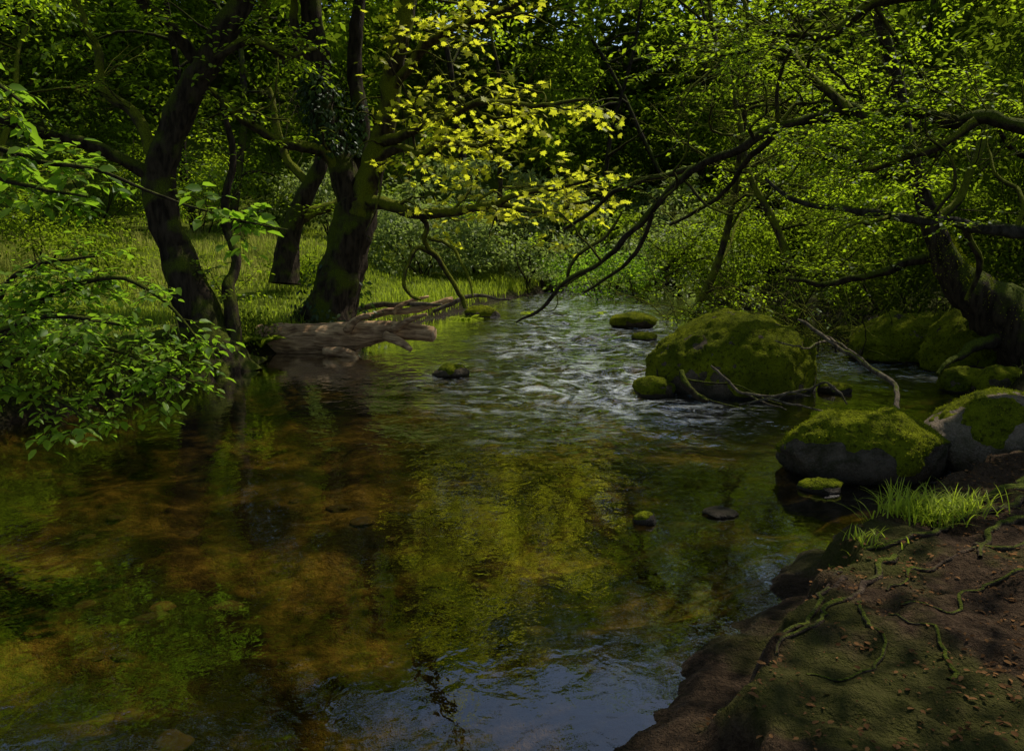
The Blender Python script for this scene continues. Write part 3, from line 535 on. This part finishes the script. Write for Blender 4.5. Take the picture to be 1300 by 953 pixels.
boulder(702,370,34,22,'grey rock with moss at the far bank waterline',moss=.5,sub=4,seed=14)
boulder(828,350,44,26,'rounded brown rock far back at the river bend',moss=.3,sub=4,seed=15,zb=.05)
boulder(765,352,30,14,'little far rock between the grass and the river bend',moss=.4,sub=4,seed=16)
boulder(1175,462,160,60,'dark moss covered rock mass under the leaning mossy tree',moss=.95,sub=6,seed=17,rot=.6,facets=10,prof=([-1,-.3,0,.4,1],[.5,.9,.75,1,.9]))
boulder(1090,436,60,20,'small shadowed mossy rock in the right hand channel',moss=.8,sub=4,seed=18)
boulder(1238,500,70,30,'shadowed mossy rock at the foot of the leaning mossy tree',moss=.8,sub=5,seed=29,facets=9)
boulder(1285,505,80,36,'mossy rock on the right bank above the pale boulder',moss=.7,sub=5,seed=19)
boulder(1285,478,180,104,'broad mossy rock mound at the right edge holding the leaning tree roots',moss=1.1,sub=6,seed=20,facets=8,prof=([-1,-.3,.4,1],[.45,.8,1,1]))
boulder(885,502,36,14,'brown stone wedged under driftwood before the largest boulder','river_stone',moss=.2,sub=4,seed=21,cat='stone')
boulder(820,432,34,8,'tiny mossy hump in the rapids below the flat mossy rock','river_stone',moss=.9,sub=3,seed=22,cat='stone')
boulder(1065,500,44,12,'dark stone between the two big mid river boulders','river_stone',moss=.3,sub=4,seed=23,cat='stone')
for k,(a,b,w,h) in enumerate([(870,375,26,12),(910,383,30,12),(960,392,34,14),(660,374,22,9),(735,362,22,9),(1010,402,36,12)]):
    boulder(a,b,w,h,['far stone in the bend, leftmost of the right side stones','far wet stone in front of the bend thicket','shaded far stone left of the twig tangle','little stone at the far bank below the grass','small stone right of the grey far bank rock','dark rock behind the largest boulder'][k],'river_stone',moss=.4,sub=3,seed=40+k,cat='stone')
# submerged stones
mb=MB(); V0,F0=ICO[3]; m=0
for k in range(500):
    x=rng.uniform(-6,4.5); y=rng.uniform(2.6,13)
    if m>90: break
    z=Hz(x,y)
    if z>-.15: continue
    s=rng.uniform(.03,.14); Vs=V0*(1+.7*(fbm(V0+k*3.3,1.2,2,k)-.5)[:,None])*np.array([s,s*rng.uniform(.6,1),s*.3])
    a=rng.random()*6.28; c_,s_=math.cos(a),math.sin(a); Vs=Vs@np.array([[c_,s_,0],[-s_,c_,0],[0,0,1]])+np.array([x,y,z]); mb.add(Vs,[F0],np.full(len(V0),rng.random())); m+=1
n=N('amber_cobble'); cn=n.noise(18,4); n.princ(n.mix(n.mr(cn,.35,.65),n.mix(n.attr('rnd'),(.015,.011,.005),(.10,.065,.022)),(.03,.022,.009)),.95)
tag(mb.build('riverbed_cobbles',n.m),'rounded amber cobbles lying under the clear water','stones',kind='stuff')
# ---------- fallen log and driftwood
t=thing('fallen_log',P(440,440,14.6),'fallen log with broken end lying along the left waterline','log')
pts,rr=path([(330,430,19),(360,431,22),(395,432,22),(430,429,20),(458,424,17),(492,420,13),(522,421,11),(550,424,10)],14.9,14.4); mb=MB(); tube(mb,crom(pts,3),np.interp(np.linspace(0,1,(len(pts)-1)*3+1),np.linspace(0,1,len(pts)),rr),28,.13,2.4,cap=True); lg=mb.build('trunk',M['deadwood'],t)
def drift(name,label,paths,Y0,Y1,mat='twigwood',cat='driftwood'):
    a=paths[0][0]; t=thing(name,P(a[0],a[1],Y0),label,cat)
    for k,p in enumerate(paths):
        pts,rr=path(p,Y0,Y1); mb=MB(); pts=pts+(np.stack([fbm(pts,3,4,k+q) for q in range(3)],-1)-.5)*.14; tube(mb,pts,rr*.75,8,.25,6,cap=True); mb.build('stem' if k==0 else 'side_branch',M[mat],t)
    return t
for p in ([(412,446,7),(432,447,7),(448,452,6),(455,460,3)],[(500,418,5),(522,405,4),(542,399,2)],[(440,420,6),(452,406,4),(470,400,2)],[(488,426,6),(508,434,5),(522,444,3)]):
    pts,rr=path(p,14.3,14.1); mb=MB(); tube(mb,pts,rr,10,.25,4,cap=True); mb.build('broken_stub',M['deadwood'],t)
mb=MB(); e=P(551,424,14.4); d=nrm(P(551,424,14.4)-P(522,421,14.5)); tube(mb,[e-d*.02,e+d*.012],[.12,.11],14,.25,8,cap=True); mb.build('broken_end',M['cutwood'],lg)
drift('driftwood_branch','bleached driftwood pile piece behind the fallen log, lowest one',[[(450,405,5),(490,396,6),(530,392,6),(575,380,4)],[(500,396,5),(515,385,4),(545,376,2)]],17,17.2,'deadwood')
drift('driftwood_branch','dark driftwood stick above the fallen log near the ivy clad tree roots',[[(445,395,5),(480,388,5),(520,385,4),(560,388,2)]],17.4,17)
drift('driftwood_branch','curved stick at the bank right of the fallen log',[[(550,395,3),(580,382,4),(610,376,3),(650,380,2)]],18.2,18.4)
drift('dead_branch','long forked dead branch leaning from the largest boulder down to the long boulder',[[(1012,406,2.4),(1050,430,3.4),(1085,455,4),(1115,475,4.4),(1140,492,4.6),(1138,518,4.6)],[(1040,424,2.2),(1075,440,1.8),(1110,470,1.4)],[(1050,432,2),(1020,440,1.6),(985,435,1.1)]],10.6,8.6)
drift('dead_branch','pale bent twig snagged in front of the largest boulder',[[(905,462,1.8),(925,482,2.2),(945,498,2.2),(985,500,2.2),(1030,492,2),(1050,485,2),(1070,500,1.8),(1078,514,1.4)],[(945,498,1.8),(970,510,1.4),(1000,520,1)]],9.9,9.2)
drift('dead_branch','dark bark chunk with twigs at left foot of the largest boulder',[[(868,468,5),(872,485,7),(885,500,6),(900,512,3)],[(872,480,2.2),(900,486,1.8),(940,492,1.4),(990,512,1)],[(885,498,1.8),(920,512,1.4),(960,518,1)]],10,9.7,'bark')
drift('dead_branch','thin twigs lying on the water between the two big boulders',[[(940,515,1.8),(975,508,1.8),(1010,512,1.6),(1050,520,1.2)],[(985,508,1.5),(1005,496,1.3),(1030,500,1)]],9.1,9)
# ---------- left foreground leafy shrub
bx,by=-5.4,7.0; z=Hz(bx,by); t=thing('hornbeam_shrub',(bx,by,z),'leafy shrub overhanging the water at lower left edge','shrub')
pl=Plant(.085,T_O,.055,-.07,.3)
for lst,Y0,Y1,n in [([(-60,520,5),(0,430,4),(60,380,4),(130,350,3),(200,370,2.5),(250,430,1.5)],7,6.2,25),([(-80,540,5),(-10,470,4),(60,440,4),(130,440,3),(190,460,2.5),(230,480,1.5)],7,6.2,22),([(-70,530,4),(0,500,4),(50,500,3),(95,520,2.5),(130,555,1.5)],6.8,5.8,13),([(-60,480,4),(-20,400,4),(20,350,3),(70,330,2.5),(120,325,1.5)],7,6.4,15),([(-90,520,4),(-30,450,4),(20,410,3),(90,400,3),(150,410,2)],7,5.9,20)]:
    q=limb(t,lst,Y0,Y1,'stem','bark',7,.05); subs(pl,q[0],n,.36,.004,6,.22,.25,-.02)
pl.w.build('twigs',M['bark'],t); pl.crown('foliage',M['shrub'],t,carve=False)
t=thing('sycamore_branch',P(-60,180,6.4),'hanging branch of broad leaves entering at upper left','branch'); pl=Plant(.11,T_O,.06,-.06,.4)
for lst,n in [([(-60,170,4),(0,190,3.4),(60,205,3),(120,215,2.6),(180,240,2),(240,262,1.6),(300,280,1.3),(365,292,.8)],17),([(-60,200,4),(0,225,3.4),(50,240,2.6),(110,250,1.6)],8),([(-60,60,4),(-10,100,3),(30,130,2)],5)]:
    q=limb(t,lst,6.4,6.0,'stem','bark',6,.05); subs(pl,q[0],n,.28,.003,4,.17,.12,-.1)
pl.w.build('twigs',M['bark'],t); pl.crown('foliage',M['shrub'],t,carve=False)
def bank_foliage(name,label,pxs,zz,n,ls,mat,cat):
    pl=Plant(ls); a=G(pxs[0][0],pxs[0][1]); t=thing(name,(a[0],a[1],Hz(a[0],a[1])),label,cat)
    for (px,py,r) in pxs:
        g=G(px,py); z0=max(Hz(g[0],g[1]+.3),0); pl.cloud((g[0],g[1]+.3,z0+zz),(r,r*.6,r*.5),14,n//14,ls,(.15,.15,.08))
    mb=MB()
    for (px,py,r) in pxs:
        g=G(px,py)
        for e in range(5): q=wander((g[0]+rng.normal(0,r*.3),g[1]+.3,.2),(rng.normal(0,.5),rng.normal(0,.5),1),r,5,-.1,.2); tube(mb,q,np.linspace(.01,.004,6),3)
    mb.build('stem',M['bark'],t); pl.crown('foliage',M[mat],t,carve=False)
bank_foliage('bank_bramble','dark bramble growing over the left bank edge below the leaning trunk',[(170,500,.7),(225,482,.6),(270,466,.5)],.15,900,.06,'dark','bramble')
bank_foliage('bank_bramble','low leafy bramble on the bank left of the log',[(310,452,.45)],.2,400,.06,'dark','bramble')
bank_foliage('bank_bramble','dark bramble on the near left bank behind the overhanging shrub',[(-60,545,1.0),(30,530,.9),(100,515,.8)],.25,1200,.07,'dark','bramble')
# ---------- grass
def blades(name,label,n,xr,yr,h,w,mat,cond,cl=.3):
    x=rng.uniform(*xr,n*3);y=rng.uniform(*yr,n*3); z,d,_=H(x,y,True); k=cond(x,y,d)&(fbm(np.stack([x,y,0*x],-1),1.3,3,33)>cl); x,y,z=x[k][:n],y[k][:n],z[k][:n]; n=len(x)
    p=np.stack([x,y,z-.02],-1); a=rng.random(n)*6.28; L=h*rng.uniform(.4,1.2,n)*(.5+1.0*vn(p,.8,3)); lean=rng.uniform(.15,.8,n); dx=np.stack([np.cos(a),np.sin(a),0*a],-1); s=np.stack([-np.sin(a),np.cos(a),0*a],-1)
    ww=w*rng.uniform(.7,1.3,n)[:,None]
    b0=p-s*ww/2;b1=p+s*ww/2; mid=p+(UP*.62+dx*(lean*.22)[:,None])*L[:,None]; m0=mid-s*ww*.4;m1=mid+s*ww*.4; tip=p+(UP*(1-lean*.35)[:,None]+dx*lean[:,None])*L[:,None]
    V=np.stack([b0,b1,m1,m0,tip],1).reshape(-1,3); o=(np.arange(n)*5)[:,None]; mb=MB(); mb.add(V,[np.array([[0,1,2,3]])+o,np.array([[3,2,4]])+o],np.repeat(rng.random(n),5))
    tag(mb.build(name,M[mat],smooth=False),label,'grass',kind='stuff')
blades('bank_grass','short bright grass covering the left and far banks',60000,(-14,5),(13,33),.17,.018,'grass',lambda x,y,d:(d>.15)&(d<12))
blades('bank_grass','longer tufty grass at the edge of the far bank',12000,(-7,5),(15,30),.42,.016,'grass',lambda x,y,d:(d>.02)&(d<.9))
blades('dry_meadow_grass','tall straw coloured grass in the clearing at far left',9000,(-18,-6),(18,30),.4,.018,'straw',lambda x,y,d:d>3,.5)
blades('right_bank_grass','sparse dark grass on the shaded right bank',5000,(5,12),(7.5,20),.18,.012,'grass',lambda x,y,d:d>.2)
def fern(px,py,Y,label,sz=.6,z=None):
    b=P(px,py,Y); z=Hz(b[0],b[1]) if z is None else z; t=thing('fern',(b[0],b[1],z),label,'fern')
    for k in range(8):
        a=k*.785+rng.normal(0,.2); q=wander((b[0],b[1],z),(math.cos(a)*.6,math.sin(a)*.6,1),sz,8,-.2,.05); mb=MB(); tube(mb,q,np.linspace(.006,.002,9),3)
        qq=crom(q,3); n=len(qq); tg=nrm(np.gradient(qq,axis=0)); hor=nrm(np.cross(tg,UP)+1e-6); L=.28*sz*np.sin(np.linspace(.25,3.0,n))
        for s_ in (1,-1): leaves(mb,qq,hor*s_+tg*.35,UP+0*qq+rng.normal(0,.1,(n,3)),L+.01,T_S)
        mb.build('frond',M['grass'],t,smooth=False)
fern(690,325,22,'fern on the far bank above the grey rock',.9);fern(735,322,23,'fern left of the river bend rock',1.0);fern(650,322,23,'fern behind the grassy bank, leftmost of three',.9);fern(590,335,21,'small fern in the sunny grass right of the ivy clad tree',.6)
fern(330,415,14.3,'fern beside the fallen log end by the leaning trunk',.5);fern(1225,470,10.8,'fern at the foot of the mossy tree on the right bank',.45)
def tuft(px,py,z0,n,h,label,spread=.16):
    b=G(px,py,z0); z=Hz(b[0],b[1]); t=thing('grass_tuft',(b[0],b[1],z),label,'grass tuft'); mb=MB()
    for k in range(n):
        a=rng.random()*6.28; x=b[0]+rng.normal(0,spread*1.3);y=b[1]+rng.normal(0,spread*.6); zz=Hz(x,y); L=h*rng.uniform(.5,1.2); le=rng.uniform(.3,1.1); s=np.linspace(0,1,6); dx=np.array([math.cos(a),math.sin(a),0]); sdv=np.array([-dx[1],dx[0],0]); c=np.array([x,y,zz-.02])+s[:,None]**1.4*dx*L*le+UP*(s-.55*le*s**2.2)[:,None]*L; wd=(.004*(1-s**2)+.0004)[:,None]
        V=np.vstack([c-sdv*wd,c+sdv*wd]); f=np.array([[i,i+1,i+7,i+6] for i in range(5)]); mb.add(V,[f],np.full(12,rng.random()))
    mb.build('blades',M['grass'],t,smooth=False)
tuft(1170,660,.3,420,.24,'lush green grass tuft on the near bank edge in front of the long boulder',.13)
tuft(1215,645,.32,120,.18,'smaller grass clump behind the main tuft toward the right edge',.08)
tuft(1095,705,.25,50,.13,'thin grass wisps at the lip of the dirt bank',.07)
# exposed roots on near bank
rl=[([(1300,640),(1250,655),(1200,668),(1150,690),(1090,700),(1050,730)],.026,'exposed root along the lip of the dirt bank'),([(1320,600),(1270,628),(1230,640),(1190,640)],.030,'dark exposed root below the pale right edge boulder'),([(1310,625),(1260,634),(1225,655),(1180,672)],.022,'thin exposed root beside the grass tuft'),([(1090,760),(1105,790),(1120,830),(1080,850),(1020,850)],.013,'small curling root low on the dirt slope'),([(1200,860),(1205,820),(1170,800),(1120,790)],.012,'fine root across the leafy slope'),([(1320,660),(1280,668),(1250,690),(1235,720)],.030,'stout root at the right edge of the dirt bank'),([(1140,700),(1100,735),(1070,760),(1030,790),(980,830)],.020,'long thin root running down the dirt slope'),([(1330,690),(1280,700),(1230,705),(1170,720),(1120,745)],.018,'thin root below the stout right edge root'),([(1340,720),(1290,740),(1240,745),(1200,770),(1150,775)],.014,'root crossing the leafy upper slope'),([(1075,725),(1045,755),(1010,790),(960,815),(920,850)],.017,'root following the waterline edge of the bank')]
for pth,r,lab in rl:
    g=np.array([G(a,b,.33)[:2] for a,b in pth]); q=crom(g,8); q=q+(np.stack([fbm(np.hstack([q,0*q[:,:1]]),6,4,k) for k in (1,2)],-1)-.5)*.16; z=H(q[:,0],q[:,1])+r*.3; z=np.convolve(np.pad(z,1,'edge'),np.ones(3)/3,'valid'); mb=MB(); tube(mb,np.column_stack([q,z]),r*np.linspace(1,.4,len(q)),8,.35,12); tag(mb.build('exposed_root',M['root']),lab,'root')
n=26000; x=rng.uniform(.2,5,n); y=rng.uniform(1.5,6.5,n); z,d,nr=H(x,y,True); k=(d>.25)&(nr>.6)&(fbm(np.stack([x,y,0*x],-1),3.2,4,50)+.07*(x-1.7)>.50+.05*rng.normal(0,1,n)); p=np.stack([x,y,z+.010],-1)[k][:9000]; m=len(p); a=rng.random(m)*6.28
mb=MB(); leaves(mb,p,np.stack([np.cos(a),np.sin(a),rng.normal(0,.12,m)],-1),UP+rng.normal(0,.3,(m,3)),.008+.03*rng.random(m)**2,T_O); tag(mb.build('leaf_litter',M['litter'],smooth=False),'brown fallen leaves scattered over the dirt bank','leaf litter',kind='stuff')
# ---------- camera, light
cam=bpy.data.cameras.new('camera'); co=bpy.data.objects.new('camera',cam); C.objects.link(co); co.location=(0,0,CZ); co.rotation_euler=(math.pi/2-PIT,0,0)
cam.sensor_width=36; cam.lens=36*F/1300; cam.clip_end=600; cam.clip_start=.05; bpy.context.scene.camera=co
sun=bpy.data.lights.new('sun','SUN'); so=bpy.data.objects.new('sun',sun); C.objects.link(so); sun.energy=5; sun.angle=R(.5); sun.color=(1,.94,.80)
so.rotation_euler=Vector(S).to_track_quat('Z','Y').to_euler()
w=bpy.data.worlds.new('World'); bpy.context.scene.world=w; w.use_nodes=True; nt=w.node_tree; bgn=nt.nodes['Background']; sk=nt.nodes.new('ShaderNodeTexSky'); sk.sky_type='NISHITA'; sk.sun_disc=False; sk.sun_elevation=SEL; sk.sun_rotation=SAZ
nt.links.new(sk.outputs[0],bgn.inputs[0]); bgn.inputs[1].default_value=.15
vs=bpy.context.scene.view_settings; vs.view_transform='Standard'; vs.look='None'; vs.exposure=0
